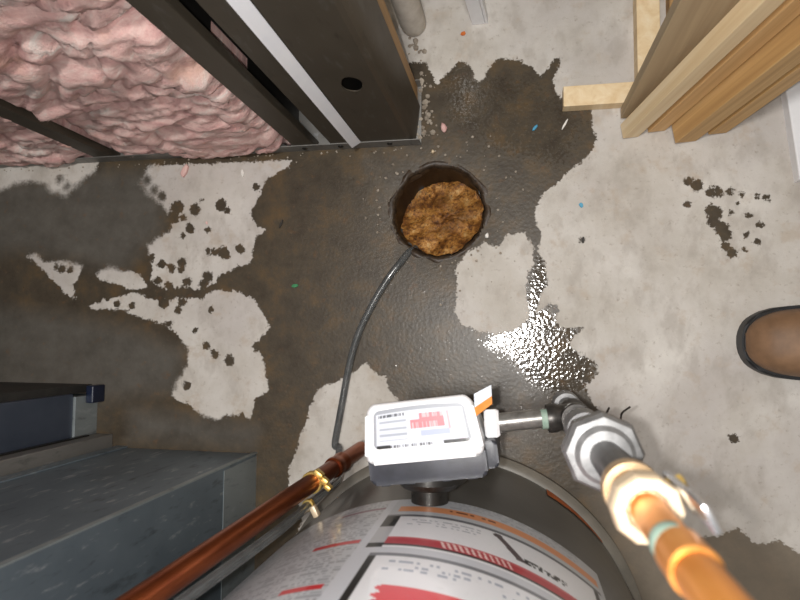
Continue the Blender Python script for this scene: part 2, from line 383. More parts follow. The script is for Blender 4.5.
MID_BROWN = [[(596, 470), (640, 480), (700, 520), (900, 500), (900, 760), (560, 760), (640, 600)]]  # mid-brown zone at lower right and between tank and riser
DCX, DCY, DR = -0.115, 0.198, 0.0735      # drain centre and radius

def sdf(poly, P):
    V = np.array(poly); n = len(V); d2 = np.full(len(P), 1e9); ins = np.zeros(len(P), bool)
    for i in range(n):
        a, b = V[i], V[(i + 1) % n]; e = b - a; wv = P - a
        t = np.clip((wv @ e) / (e @ e + 1e-12), 0, 1); q = wv - t[:, None] * e
        d2 = np.minimum(d2, (q ** 2).sum(1))
        cnd = ((a[1] <= P[:, 1]) & (b[1] > P[:, 1])) | ((b[1] <= P[:, 1]) & (a[1] > P[:, 1]))
        with np.errstate(divide='ignore', invalid='ignore'):
            xi = a[0] + (P[:, 1] - a[1]) / (b[1] - a[1]) * e[0]
        ins ^= cnd & (P[:, 0] < xi)
    d = np.sqrt(d2); return np.where(ins, d, -d)

def build_floor():
    x0, x1, y0, y1, s = -1.05, 0.62, -0.66, 0.72, 0.003
    xs = np.arange(x0, x1 + s / 2, s); ys = np.arange(y0, y1 + s / 2, s); nx, ny = len(xs), len(ys)
    X, Y = np.meshgrid(xs, ys); P = np.c_[X.ravel(), Y.ravel()]
    W2 = lambda poly: [at(px, py)[:2] for px, py in poly]
    f = np.full(len(P), -1.0)
    for p in WET: f = np.maximum(f, sdf(W2(p), P))
    for p in DRY: f = np.minimum(f, -sdf(W2(p), P))
    for (px, py, r) in WETSPOT:
        c = np.array(at(px, py)[:2]); f = np.maximum(f, r / 660 - np.hypot(P[:, 0] - c[0], P[:, 1] - c[1]))
    film = np.zeros(len(P))
    for p in FILM: film = np.maximum(film, np.clip(0.5 + sdf(W2(p), P) * 25, 0, 1))
    wet = np.clip(0.5 + f * 25, 0, 1)
    mid_brown = np.zeros(len(P))
    for p in MID_BROWN: mid_brown = np.maximum(mid_brown, np.clip(0.5 + sdf(W2(p), P) * 15, 0, 1))
    pool = np.zeros(len(P))
    for p, k in zip(POOL, (1.0, 0.55)): pool = np.maximum(pool, k * np.clip(0.5 + sdf(W2(p), P) * 30, 0, 1))
    dx, dy = P[:, 0] - DCX, P[:, 1] - DCY; rr = np.hypot(dx, dy)
    snap = (rr > DR - 0.0032) & (rr < DR + 0.0012)
    P[snap] = np.c_[DCX + dx[snap] / rr[snap] * DR, DCY + dy[snap] / rr[snap] * DR]
    # gentle trowel unevenness and a dip towards the drain
    z = -0.004 * np.exp(-((rr - DR) / 0.05).clip(0, None)) * (rr >= 0)
    idx = np.arange(nx * ny).reshape(ny, nx)
    q = np.stack([idx[:-1, :-1], idx[:-1, 1:], idx[1:, 1:], idx[1:, :-1]], -1).reshape(-1, 4)
    inside = (rr < DR - 0.0005)
    q = q[~inside[q].any(1)]
    V = np.c_[P, z]
    big = np.array([[-3, -3, 0], [3, -3, 0], [3, y0, 0], [-3, y0, 0], [-3, y1, 0], [3, y1, 0], [3, 3, 0], [-3, 3, 0],
                    [x0, y0, 0], [x0, y1, 0], [xs[-1], y0, 0], [xs[-1], ys[-1], 0]])
    o = len(V); V = np.r_[V, big]
    q = np.r_[q, np.array([[0, 1, 2, 3], [4, 5, 6, 7], [3, 8, 9, 4], [10, 2, 5, 11]]) + o]
    wet = np.r_[wet, np.zeros(12)]; film = np.r_[film, np.zeros(12)]; pool = np.r_[pool, np.zeros(12)]; mid_brown = np.r_[mid_brown, np.zeros(12)]
    me = bpy.data.meshes.new('floor'); me.vertices.add(len(V)); me.vertices.foreach_set('co', V.ravel().astype(np.float32))
    me.loops.add(q.size); me.loops.foreach_set('vertex_index', q.ravel().astype(np.int32))
    me.polygons.add(len(q)); me.polygons.foreach_set('loop_start', np.arange(0, q.size, 4, dtype=np.int32))
    me.update(calc_edges=True); me.validate()
    for nm, arr in (('wet', wet), ('film', film), ('pool', pool), ('mid_brown', mid_brown)):
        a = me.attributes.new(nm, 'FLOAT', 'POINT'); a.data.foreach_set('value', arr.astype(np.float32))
    me.materials.append(MAT['floor'])
    o = bpy.data.objects.new('floor', me); col.objects.link(o)
    tag(o, 'concrete basement floor with dark wet patches around the drain', kind='structure')
    return o
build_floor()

# walls beyond the frame
o = MB().span((-3, 1.5, 0), (3, 1.62, 2.4)).build('wall_back', MAT['concrete_wall'], smooth=False); tag(o, 'poured concrete foundation wall', kind='structure')
o = MB().span((0.80, -3, 0), (0.92, 1.5, 2.4)).build('wall_right', MAT['concrete_wall'], smooth=False); tag(o, 'poured concrete side wall', kind='structure')

# ------------------------------------------------------------------ stud wall with pink insulation
YW = 0.305
wall = empty('wall_left', (-0.14, YW, 0)); tag(wall, 'open steel stud wall filled with pink insulation', kind='structure')
tr = MB(); tr.span((-2.2, YW - 0.0012, 0), (-0.142, YW, 0.026)); tr.span((-2.2, YW, 0.0), (-0.142, YW + 0.092, 0.0015)); tr.span((-2.2, YW + 0.092, 0), (-0.142, YW + 0.0932, 0.026))
tr.build('bottom_track', MAT['track'], wall, smooth=False)

def stud(x0, x1, web_side, ztop=2.3, hole=True):
    """C-shaped steel stud: front flange x0..x1 at y=YW, web on one side"""
    m = MB(); t = 0.0012
    m.span((x0, YW, 0.002), (x1, YW + t, ztop))
    m.span((x0, YW + 0.09, 0.002), (x1, YW + 0.09 + t, ztop))
    lip = x1 if web_side < 0 else x0
    m.span((lip - t / 2, YW + t, 0.002), (lip + t / 2, YW + 0.012, ztop))
    fl = m.build('stud_flange', MAT['stud'], wall, smooth=False)
    xw = x0 if web_side < 0 else x1
    w_ = MB(); y0, y1 = YW + t, YW + 0.09; hy0, hy1 = YW + 0.028, YW + 0.064
    zs = [0.002]
    for hz in (0.245, 0.85, 1.46, 2.07):
        w_.span((xw - t / 2, y0, zs[-1]), (xw + t / 2, y1, hz - 0.05))
        w_.span((xw - t / 2, y0, hz - 0.05), (xw + t / 2, hy0, hz + 0.05)); w_.span((xw - t / 2, hy1, hz - 0.05), (xw + t / 2, y1, hz + 0.05))
        zs.append(hz + 0.05)
    w_.span((xw - t / 2, y0, zs[-1]), (xw + t / 2, y1, ztop))
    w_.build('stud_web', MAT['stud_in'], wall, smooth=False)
stud(-0.346, -0.311, -1)
stud(-0.283, -0.254, -1)
stud(-0.705, -0.672, -1)
stud(-1.10, -1.065, -1)
# post with knockout turned to the room
pm = MB(); t = 0.0015; xa, xb = -0.233, -0.160; hz = 0.235; hw = 0.013; hh = 0.021
pm2 = bmesh.new()
def post_face():
    """front plate with an oval knockout cut out, 1.5 mm thick"""
    bm = bmesh.new(); n = 24; cx = -0.191
    oval = []
    for k in range(n):
        a = 2 * math.pi * k / n
        oval.append((cx + hw * math.cos(a) * (1 + 0.12 * math.sin(2 * a)), hz + hh * math.sin(a)))
    outer = [(xa, hz - 0.05), (xb, hz - 0.05), (xb, hz + 0.05), (xa, hz + 0.05)]
    vo = [bm.verts.new((x, YW, z)) for x, z in outer]; vi = [bm.verts.new((x, YW, z)) for x, z in oval]
    es = [bm.edges.new((vo[k], vo[(k + 1) % 4])) for k in range(4)] + [bm.edges.new((vi[k], vi[(k + 1) % n])) for k in range(n)]
    bmesh.ops.triangle_fill(bm, edges=es, use_beauty=True)
    # drop faces inside the oval
    kill = [f for f in bm.faces if ((f.calc_center_median().x - cx) / hw) ** 2 + ((f.calc_center_median().z - hz) / hh) ** 2 < 0.9]
    bmesh.ops.delete(bm, geom=kill, context='FACES_ONLY')
    r = bmesh.ops.extrude_face_region(bm, geom=bm.faces[:])
    bmesh.ops.translate(bm, vec=(0, t, 0), verts=[v for v in r['geom'] if isinstance(v, bmesh.types.BMVert)])
    return bm
pm.bm.free(); pm.bm = post_face()
pm.span((xa, YW, 0.002), (xb, YW + t, hz - 0.05)); pm.span((xa, YW, hz + 0.05), (xb, YW + t, 2.3))
pm.build('post_face', MAT['stud'], wall, smooth=False)
sm = MB(); pts = [(xb, YW), (xb + 0.006, YW + 0.002), (xb + 0.010, YW + 0.008), (xb + 0.013, YW + 0.03), (xb + 0.016, YW + 0.06)]
poly = pts + [(x - 0.002, y + 0.001) for x, y in reversed(pts)]
sm.prism(poly, 0.002, 2.3).build('post_side', MAT['stud'], wall)
MB().span((xa, YW + 0.040, 0.002), (xb + 0.010, YW + 0.042, 2.3)).build('dark_knockout_back', MAT['stud_in'], wall, smooth=False)  # added dark plate blocks light behind the knockout to keep it black
MB().prism([(-0.2475, YW - 0.0095), (-0.2335, YW - 0.0012), (-0.2335, YW - 0.0006), (-0.2475, YW - 0.0006)], 0.027, 2.3).build('gleaming_edge', MAT['edge_gleam'], wall, smooth=False)['label'] = 'gleam of a bare steel edge, coloured white, running up the post'  # white paints a shiny steel edge; wedge tilted to catch light
MB().span((-0.205, YW + 0.066, 0.0), (-0.148, YW + 0.092, 2.3), 0.001).build('wood_backer', MAT['pine_tan'], wall, smooth=False)['label'] = 'tan wooden backer behind the post'
for i, z in enumerate((0.014, 0.014, 0.014)):
    x = (-0.33, -0.27, -0.19)[i]
    MB().lathe([(0.0045, 0), (0.0045, 0.001), (0.003, 0.0022)], (x, YW - 0.0012, z), (0, -1, 0), 14).build('track_screw', MAT['stud_in'], wall)

MB().span((-2.2, YW + 0.0945, 0), (-0.235, YW + 0.104, 2.3)).build('dark_cavity_back', MAT['stud_in'], wall, smooth=False)  # added dark sheet keeps the stud cavities black

def batt(name, x0, x1, ytop, label, seed, ztop=2.28, s=0.005):
    nx = int((x1 - x0) / s) + 1; zz = list(np.arange(0.004, 0.75, s)) + list(np.arange(0.76, ztop, 0.03))
    verts = []; faces = []
    for z in zz:
        for i in range(nx):
            u = i / (nx - 1); x = x0 + (x1 - x0) * u
            p = Vector((x * 3.2 + z * 1.5 + seed, z * 7 - x * 1.6, seed * 1.7)); wv = mnoise.noise_vector(p * 1.1) * 0.9
            q = p + wv
            a = mnoise.fractal(q * 1.0, 0.9, 2.0, 2)
            b = abs(mnoise.noise(q * 2.3)); b = (1 - min(1, b * 3.2)) ** 2            # creases between soft folds
            b2 = abs(mnoise.noise(q * 5.1 + Vector((4, 1, 2)))); b2 = (1 - min(1, b2 * 3.0)) ** 2
            c = mnoise.fractal(Vector((x * 40, z * 55, seed)), 0.9, 2.0, 3)
            edge = min(1.0, min(u, 1 - u) / 0.06) ** 0.5
            y = ytop - edge * (0.012 + 0.016 * a) + 0.014 * b + 0.007 * b2 - 0.0034 * c + 0.012 * (1 - edge)
            verts.append((x + 0.004 * wv.x * (edge), max(y, YW - 0.016), z))
    nz = len(zz)
    for j in range(nz - 1):
        for i in range(nx - 1):
            k = j * nx + i; faces.append((k, k + 1, k + nx + 1, k + nx))
    # sides and back give the batt its thickness
    nb = len(verts); back = YW + 0.086
    ring = [j * nx for j in range(nz)] + [(nz - 1) * nx + i for i in range(1, nx)] + [j * nx + nx - 1 for j in range(nz - 2, -1, -1)] + [i for i in range(nx - 2, 0, -1)]
    for k in ring: v = verts[k]; verts.append((v[0], back, v[2]))
    n = len(ring)
    for k in range(n): faces.append((ring[k], ring[(k + 1) % n], nb + (k + 1) % n, nb + k))
    o = mesh_obj(name, verts, faces, MAT['insul'], None, True)
    tag(o, label, 'insulation', 'pink insulation batts between the steel studs'); return o
batt('insulation_batt', -0.668, -0.349, YW + 0.012, 'wide rumpled pink fibreglass batt beside the dark steel stud pair', 1.3)
batt('insulation_batt', -1.06, -0.684, YW + 0.010, 'pink fibreglass batt left of the narrow dark stud, at the left frame edge', 5.1)

# ------------------------------------------------------------------ drain
dr = empty('floor_drain', (DCX, DCY, 0), 'round rusty floor drain hole full of orange-brown sediment', 'drain')
def bumpy_lathe(name, prof, mat, amp, freq, seg=72, parent=None, cap=True):
    verts = []; faces = []
    for j, (r, z) in enumerate(prof):
        for k in range(seg):
            a = 2 * math.pi * k / seg; v = Vector((r * math.cos(a), r * math.sin(a), z))
            nn = mnoise.noise_vector(v * freq + Vector((3.1, 7.7, 0.4)))
            v += nn * amp + mnoise.noise_vector(v * freq * 2.9) * amp * 0.6; verts.append((DCX + v.x, DCY + v.y, v.z))
    for j in range(len(prof) - 1):
        for k in range(seg): faces.append((j * seg + k, j * seg + (k + 1) % seg, (j + 1) * seg + (k + 1) % seg, (j + 1) * seg + k))
    if cap:
        verts.append((DCX, DCY, prof[-1][1])); c = len(verts) - 1; j = len(prof) - 1
        for k in range(seg): faces.append((j * seg + k, j * seg + (k + 1) % seg, c))
    return mesh_obj(name, verts, faces, mat, parent, True)
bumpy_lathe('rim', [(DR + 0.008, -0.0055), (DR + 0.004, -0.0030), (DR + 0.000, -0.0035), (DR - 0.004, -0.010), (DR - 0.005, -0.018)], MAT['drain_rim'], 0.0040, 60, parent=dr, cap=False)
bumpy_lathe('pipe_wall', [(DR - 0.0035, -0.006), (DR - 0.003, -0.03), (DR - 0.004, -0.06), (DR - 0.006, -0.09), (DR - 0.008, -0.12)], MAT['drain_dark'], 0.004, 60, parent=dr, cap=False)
sed = bumpy_lathe('sediment', [(DR - 0.003, -0.072), (0.064, -0.074), (0.056, -0.076), (0.048, -0.077), (0.04, -0.077), (0.032, -0.077), (0.024, -0.076), (0.016, -0.076), (0.008, -0.076), (0.003, -0.076)], MAT['rust'], 0.008, 50, parent=dr)
for v_ in sed.data.vertices:      # silt banked up on the side away from the wall
    v_.co.z += 0.018 + 0.52 * (0.35 * (v_.co.x - DCX) - 0.94 * (v_.co.y - DCY))

# ------------------------------------------------------------------ water heater
TC = (-0.092, -0.441); TR = 0.263
heater = empty('water_heater', (TC[0], TC[1], 0), 'grey cylindrical water heater with a large white instruction label', 'water heater')
MB().lathe([(TR - 0.004, 0.022), (TR, 0.026), (TR, 1.30), (TR - 0.012, 1.325), (TR - 0.06, 1.345), (0.02, 1.36)], (TC[0], TC[1], 0), (0, 0, 1), 128).build('jacket', MAT['tank'], heater)
MB().lathe([(0.272, 0.0), (0.276, 0.004), (0.276, 0.014), (0.270, 0.02), (TR + 0.001, 0.022)], (TC[0], TC[1], 0), (0, 0, 1), 128).build('base_ring', MAT['base_ring'], heater)

def cyl_pt(th, z, r):
    a = math.radians(th); return (TC[0] + r * math.sin(a), TC[1] + r * math.cos(a), z)

def print_sheet(name, nu, nv, pos, colour, parent, thick=None):
    """curved printed sheet; colour(u_index array, v_index array) -> rgb linear"""
    verts = []; faces = []; cols = []
    for j in range(nv):
        for i in range(nu):
            verts.append(pos(i / (nu - 1), j / (nv - 1))); cols.append(colour(i / (nu - 1), j / (nv - 1)))
    for j in range(nv - 1):
        for i in range(nu - 1):
            k = j * nu + i; faces.append((k, k + 1, k + nu + 1, k + nu))
    o = mesh_obj(name, verts, faces, MAT['print'], parent, True)
    a = o.data.attributes.new('print', 'FLOAT_COLOR', 'POINT'); a.data.foreach_set('color', np.array([c[:3] + (1,) for c in cols], np.float32).ravel())
    return o
WHT, GRY, RED, DRED, ORG, BLK, PALE = srgb(244, 245, 249), srgb(202, 205, 210), srgb(226, 40, 46), srgb(188, 60, 70), srgb(236, 160, 112), srgb(24, 26, 28), srgb(214, 217, 224)
_tx = rng.random((400, 400))
def texty(th, z, dth, dz, dens=0.62):
    """lines of illegible small print"""
    row = int(z / dz); ph = (z / dz) % 1.0
    if ph > 0.55: return False
    c = int((th + 200) / dth); return _tx[row % 400, c % 400] < dens and _tx[(row // 1) % 400, (c // 9 + 57) % 400] < 0.86
def mixc(a, b, f): return tuple(a[i] * (1 - f) + b[i] * f for i in range(4))
TH0, TH1, LZ0, LZ1 = -78.0, 41.5, 0.256, 0.80
def label_colour(u, v):
    th = TH0 + (TH1 - TH0) * u; z = LZ0 + (LZ1 - LZ0) * v
    if th < -7.4:                                   # left column: grey small print with red headings
        if 0.285 < z < 0.292 and -20 < th < -9: return srgb(150, 110, 124)
        if abs(z - 0.392) < 0.004 and -19 < th < -9.5: return srgb(208, 60, 70)
        if abs(z - 0.489) < 0.004 and -17.5 < th < -10: return srgb(214, 40, 52)
        if abs(z - 0.40) < 0.003 and -62 < th < -40: return srgb(196, 90, 96)
        if th > -9.2 : return PALE
        return mixc(GRY, srgb(120, 124, 134), 0.55) if texty(th, z, 0.5, 0.006) else GRY
    if th > 40.2: return GRY
    # lower strip with the orange line
    if z < 0.279: return mixc(GRY, srgb(140, 146, 156), 0.5) if (texty(th, z, 0.5, 0.006) and 5 < th < 36) else GRY
    if th > -5.8 and 0.284 < z < 0.303:
        if 0.288 < z < 0.298 and 5 < th < 17 and texty(th, z, 0.8, 0.012, 0.6): return srgb(120, 66, 40)
        return ORG
    if z < 0.315: return GRY
    if z < 0.41:                                    # framed warning panel
        if th < -4.4 and z > 0.318:
            return BLK if (z < 0.352 or z > 0.398) else srgb(190, 192, 196)
        if z < 0.322: return srgb(110, 112, 118)
        if th > 38.2: return srgb(60, 62, 66) if th < 39.4 else GRY
        if 0.382 < z < 0.401:
            if 6 < th < 20 and 0.385 < z < 0.398 and ((th - (z - 0.38) * 60) % 1.15) < 0.5: return srgb(244, 214, 210)
            return DRED if z > 0.386 else srgb(206, 96, 102)
        if 0.401 <= z < 0.404: return srgb(64, 60, 60)
        # pictogram: a dark diagonal hand and flame with black blots
        d = (th - 16.5) - (z - 0.326) * 120
        if abs(d) < 0.9 and 0.326 < z < 0.372: return srgb(96, 84, 88)
        if (th - 16.7) ** 2 + ((z - 0.328) * 180) ** 2 < 0.9: return BLK
        if 20.5 < th < 31 and 0.360 < z < 0.372 and _tx[int(z * 400) % 400, int(th * 2.2) % 400] < (0.75 if th < 26 else 0.4): return BLK
        if -2 < th < 13 and 0.327 < z < 0.345 and texty(th, z, 0.6, 0.007, 0.55): return srgb(170, 174, 184)
        return WHT
    if z < 0.424: return PALE
    if z < 0.429: return srgb(128, 130, 136) if th > -5.8 else PALE
    if th < -5.8: return PALE
    if th < -4.3: return BLK                         # heavy black border of the big panel
    if th > 38.6: return srgb(70, 72, 76) if th < 39.6 else GRY
    if 0.437 < z < 0.462 and -2 < th < 34 and texty(th, z, 0.55, 0.008, 0.5): return srgb(178, 184, 198)
    if 0.487 < z < 0.56:
        edge = -1.6 + 2.6 * abs(((z - 0.487) / 0.012) % 1.0 - 0.5)
        if th > edge: return RED
    if z > 0.58 and -2 < th < 34 and texty(th, z, 0.55, 0.008, 0.5): return srgb(150, 156, 172)
    return WHT
print_sheet('instruction_label', 420, 240, lambda u, v: cyl_pt(TH0 + (TH1 - TH0) * u, LZ0 + (LZ1 - LZ0) * v, TR + 0.0009), label_colour, heater)['label'] = 'large white printed label with red and orange bands'
# orange mark low on the jacket
vs = []; fs = []; n = 18
for k in range(n + 1):
    th = 31 + 22 * k / n; wob = 0.006 * mnoise.noise(Vector((k * 0.7, 2.0, 1.0)))
    vs += [cyl_pt(th, 0.026, TR + 0.0012), cyl_pt(th, 0.058 + wob - 0.02 * (k / n), TR + 0.0012)]
for k in range(n): fs.append((2 * k, 2 * k + 2, 2 * k + 3, 2 * k + 1))
mesh_obj('orange_patch', vs, fs, MAT['orange'], heater, True)['label'] = 'orange rust patch low on the jacket'

# gas control valve on the tank front
GV = Vector((-0.092, -0.094, 0)); rz = Matrix.Translation(GV) @ Matrix.Rotation(math.radians(7.5), 4, 'Z')
valve = empty('gas_control_valve', (GV.x, GV.y, 0.22), 'white and charcoal gas control box mounted on the front of the water heater', 'gas valve')
def cover_outline(w, d, r, bow):
    pts = rrect(w, d, r); out = []
    for x, y in pts:
        x *= 1 - 0.12 * (y + d / 2) / d
        if y > 0: y += bow * (1 - (x / (w / 2)) ** 2)
        out.append((x, y))
    return out
MB().prism(cover_outline(0.123, 0.058, 0.010, 0.006), 0.236, 0.320, 0.006, 4).taper(0.236, 0.314).xform(rz).build('white_cover', MAT['white'], valve)
bk = MB(); bk.prism([(x, y - 0.036) for x, y in rrect(0.121, 0.032, 0.006)], 0.222, 0.309, 0.004).xform(rz)
bk.build('charcoal_body', MAT['black_plastic'], valve)
rib = MB()
for x in (-0.046, -0.020, 0.018, 0.044): rib.box((x, -0.0525, 0.27), (0.010, 0.003, 0.07), None, 0.001)
rib.xform(rz).build('body_rib', MAT['black_plastic'], valve)
sd = MB(); sd.prism([(x + 0.063, y - 0.032) for x, y in rrect(0.018, 0.028, 0.005)], 0.232, 0.300, 0.003).xform(rz).build('side_lug', MAT['black_plastic'], valve)
MB().lathe([(0.040, 0), (0.040, 0.008), (0.034, 0.012), (0.030, 0.016), (0.020, 0.018), (0.020, 0.0325)], rz @ Vector((-0.005, -0.050, 0.265)), (0.0, -1, 0), 40).build('mounting_shank', MAT['stud_in'], valve)
def vl_colour(u, v):
    x = u; y = v
    if y < 0.10 and (x < 0.17 or x > 0.72) and 0.03 < x < 0.97: return BLK
    if y < 0.08 and 0.17 < x < 0.6 and _tx[int(x * 160) % 400, 3] < 0.5: return srgb(90, 92, 96)
    if y > 0.90: return srgb(150, 154, 162)
    if x < 0.03 or x > 0.97: return srgb(150, 154, 162)
    if 0.40 < x < 0.76 and 0.48 < y < 0.82 and not (x < 0.5 and y > 0.68):
        return mixc(srgb(234, 120, 128), srgb(240, 190, 194), 0.7 if texty(x * 60, y * 0.05, 0.6, 0.012, 0.4) else 0.0)
    if 0.79 < x < 0.82 and 0.40 < y < 0.84: return srgb(244, 160, 168)
    if 0.50 < x < 0.80 and 0.26 < y < 0.42: return srgb(170, 178, 208)
    if 0.05 < x < 0.34 and 0.80 < y < 0.88 and _tx[int(x * 120) % 400, 9] < 0.7: return srgb(84, 88, 94)
    if 0.06 < x < 0.36 and 0.22 < y < 0.74 and (y * 6.0) % 1 < 0.35: return srgb(160, 166, 178)
    if 0.86 < x < 0.95 and texty(x * 60, y * 0.05, 0.5, 0.005, 0.4): return srgb(214, 190, 206)
    return srgb(204, 208, 218)
def vl_pos(u, v):
    x = -0.050 + 0.100 * u; x *= 1 - 0.08 * v; yy = -0.0135 + 0.036 * v
    r = 0.006; cx = min(max(x, (-0.050 + r) * (1 - 0.08 * v)), (0.050 - r) * (1 - 0.08 * v)); cy = min(max(yy, -0.0135 + r), 0.0225 - r); d = math.hypot(x - cx, yy - cy)
    if d > r: x = cx + (x - cx) / d * r; yy = cy + (yy - cy) / d * r
    return tuple(rz @ Vector((x, yy + (0.004 * (1 - (x / 0.06) ** 2) if v > 0.5 else 0) * (v - 0.5) * 2, 0.3206)))
print_sheet('valve_label', 120, 60, vl_pos, vl_colour, valve)['label'] = 'printed label with a pink block of text'
q0 = rz @ Vector((0.0615, -0.004, 0.276))
MB().lathe([(0.0145, 0), (0.0165, 0.002), (0.0165, 0.012), (0.0145, 0.015)], q0, (1, 0.08, 0), 6).build('inlet_nut', MAT['white'], valve, angle=20)
# paper tag on the side of the valve
pt = empty('paper_tag', rz @ Vector((0.066, 0.014, 0.30)), 'small white and orange paper tag sticking out of the gas control box', 'tag')
c0 = Vector(at(474, 394, 0.322)); c1 = Vector(at(491, 385, 0.330)); c2 = Vector(at(492, 404, 0.326)); c3 = Vector(at(475, 417, 0.318)); m1 = c0.lerp(c3, 0.58); m2 = c1.lerp(c2, 0.58)
def sheet(a, b, c, d, th=0.0008):
    nrm = (b - a).cross(d - a).normalized() * th
    V = [a, b, c, d, a + nrm, b + nrm, c + nrm, d + nrm]
    return V, [(0, 1, 2, 3), (7, 6, 5, 4), (0, 4, 5, 1), (1, 5, 6, 2), (2, 6, 7, 3), (3, 7, 4, 0)]
V, Fc = sheet(c0, c1, m2, m1); mesh_obj('white_half', V, Fc, MAT['tag_paper'], pt)
V, Fc = sheet(m1, m2, c2, c3); mesh_obj('orange_half', V, Fc, MAT['orange_paper'], pt)

# ------------------------------------------------------------------ gas line on the right
RX, RY, TZ = 0.061, -0.080, 0.272
gas = empty('gas_pipe', (RX, RY, 0.10), 'gas supply pipe with iron tee, union, brass fittings and bright copper riser', 'gas pipe')
n0 = q0 + Vector((0.013, 0.001, 0))
MB().cyl(n0, (RX - 0.012, RY, TZ), 0.0098, seg=28).build('iron_nipple', MAT['iron_pipe'], gas)
ax = (Vector((RX, RY, TZ)) - n0).normalized(); tp = Vector((RX, RY, TZ))
MB().lathe([(0.0106, 0), (0.0106, 0.008)], tp - ax * 0.034, ax, 28).build('thread_sealant', MAT['patina'], gas)
te = MB(); te.lathe([(0.0145, 0), (0.0150, 0.003), (0.0150, 0.008), (0.0135, 0.012), (0.0135, 0.030)], tp - ax * 0.028, ax, 28)
te.lathe([(0.0150, -0.028), (0.0158, -0.026), (0.0158, -0.018), (0.0135, -0.014), (0.0135, 0.014), (0.0158, 0.018), (0.0158, 0.026), (0.0150, 0.028)], tp, (0, 0, 1), 28)
te.build('iron_tee', MAT['iron'], gas)
MB().lathe([(0.0150, 0), (0.0172, 0.003), (0.0172, 0.026), (0.0160, 0.030), (0.0112, 0.0302)], (RX, RY, 0.345), (0, 0, 1), 28).build('riser_coupling', MAT['iron_grey'], gas)
MB().cyl((RX, RY, 0.175), (RX, RY, TZ - 0.02), 0.0105).build('drip_leg', MAT['iron'], gas)
MB().lathe([(0.012, 0), (0.0165, 0.004), (0.0165, 0.028), (0.0150, 0.031), (0.0108, 0.0312)], (RX, RY, 0.15), (0, 0, 1), 24).build('drip_cap', MAT['iron_grey'], gas)
MB().cyl((RX, RY, TZ + 0.02), (RX, RY, 0.475), 0.0105).build('riser_nipple', MAT['iron'], gas)
MB().lathe([(0.019, 0), (0.0270, 0.003), (0.0280, 0.006), (0.0280, 0.022), (0.0255, 0.028), (0.0205, 0.029)], (RX, RY, 0.452), (0, 0, 1), 8).build('union_nut', MAT['iron_grey'], gas, angle=20)
MB().lathe([(0.0200, 0), (0.0200, 0.005), (0.017, 0.008), (0.0125, 0.0085)], (RX, RY, 0.480), (0, 0, 1), 32).build('union_collar', MAT['iron_grey'], gas)
MB().cyl((RX, RY, 0.48), (RX, RY, 0.575), 0.0108).build('upper_nipple', MAT['iron'], gas)
MB().lathe([(0.0125, 0), (0.0150, 0.002), (0.0155, 0.010), (0.0150, 0.014), (0.0115, 0.0145), (0.0115, 0.036)], (RX, RY, 0.568), (0, 0, 1), 28).build('shutoff_body', MAT['brass_tan'], gas)
MB().lathe([(0.0145, 0), (0.0168, 0.002), (0.0168, 0.013), (0.0155, 0.016), (0.0105, 0.0162), (0.0085, 0.012)], (RX, RY, 0.604), (0, 0, 1), 10).build('flare_nut', MAT['brass_pale'], gas, angle=20)
MB().cyl((RX, RY, 0.605), (RX, RY, 1.3), 0.0080).build('copper_riser', MAT['copper_bright'], gas)
MB().lathe([(0.0082, 0), (0.0094, 0.001), (0.0094, 0.022), (0.0082, 0.023)], (RX, RY, 0.672), (0, 0, 1), 28).build('copper_coupling', MAT['copper_bright'], gas)
MB().lathe([(0.0078, 0), (0.0083, 0.001), (0.0083, 0.008), (0.0078, 0.009)], (RX - 0.0007, RY - 0.0002, 0.660), (0, 0, 1), 24).build('patina_ring', MAT['patina'], gas)
lv = Vector((0.90, 0.44, 0)).normalized(); b0 = Vector((RX, RY, 0.600))
MB().cyl(b0 + lv * 0.008, b0 + lv * 0.0165, 0.0050).build('valve_stem', MAT['brass'], gas)
hd = MB(); hd.box(b0 + lv * 0.0180 + Vector((0, 0, 0.024)), (0.0125, 0.0034, 0.066), Matrix.Rotation(math.atan2(lv.y, lv.x) - math.pi / 2, 3, 'Z'), 0.0012)
h = hd.build('lever_handle', MAT['chrome'], gas)
MB().lathe([(0.0045, 0), (0.0045, 0.003), (0.003, 0.004)], b0 + lv * 0.0194, lv, 6).build('lever_nut', MAT['brass'], h)
for k, (a, b, c) in enumerate((((603, 419, .25), (606, 414, .262), (609, 408, .272)), ((617, 421, .25), (622, 413, .266), (630, 407, .276)))):
    MB().tube(spline([Vector((RX + 0.010, RY + 0.006, TZ + 0.004)), at(*a), at(*b), at(*c)], 5), 0.0011, 8).build('dark_strand', MAT['dark_chip'], gas)  # thin dark strands beside the tee

# ------------------------------------------------------------------ copper discharge pipe on the left
PA = Vector((-0.2275, -0.168, 0.03)); PBv = Vector((-0.274, -0.196, 0.60)); PD = PBv - PA
cp = empty('copper_pipe', PA, 'aged brown copper discharge pipe running down beside the galvanized duct', 'copper pipe')
def on(z): return PA + PD * ((z - PA.z) / PD.z)
MB().cyl(PA, on(1.25), 0.0111, seg=32).build('pipe', MAT['copper'], cp)
MB().lathe([(0.0113, 0), (0.0134, 0.002), (0.0140, 0.008), (0.0125, 0.016), (0.0125, 0.024), (0.0140, 0.032), (0.0134, 0.038), (0.0113, 0.04)], on(0.105), PD, 32).build('coupling', MAT['copper'], cp)
cl = MB()
cl.lathe([(0.0125, 0), (0.0135, 0.001), (0.0135, 0.008), (0.0125, 0.009)], on(0.205), PD, 24)
cl.build('clamp_band', MAT['brass'], cp)
c = on(0.21); sidev = Vector((0.75, -0.66, 0)); fr = Vector((0.6, 0.8, 0))
m = MB(); m.box(c + fr * 0.0135, (0.012, 0.007, 0.012), Matrix.Rotation(math.radians(-38), 3, 'Z'), 0.0015); m.box(c + fr * 0.012 + sidev * 0.011, (0.010, 0.008, 0.009), Matrix.Rotation(math.radians(-38), 3, 'Z'), 0.0015)
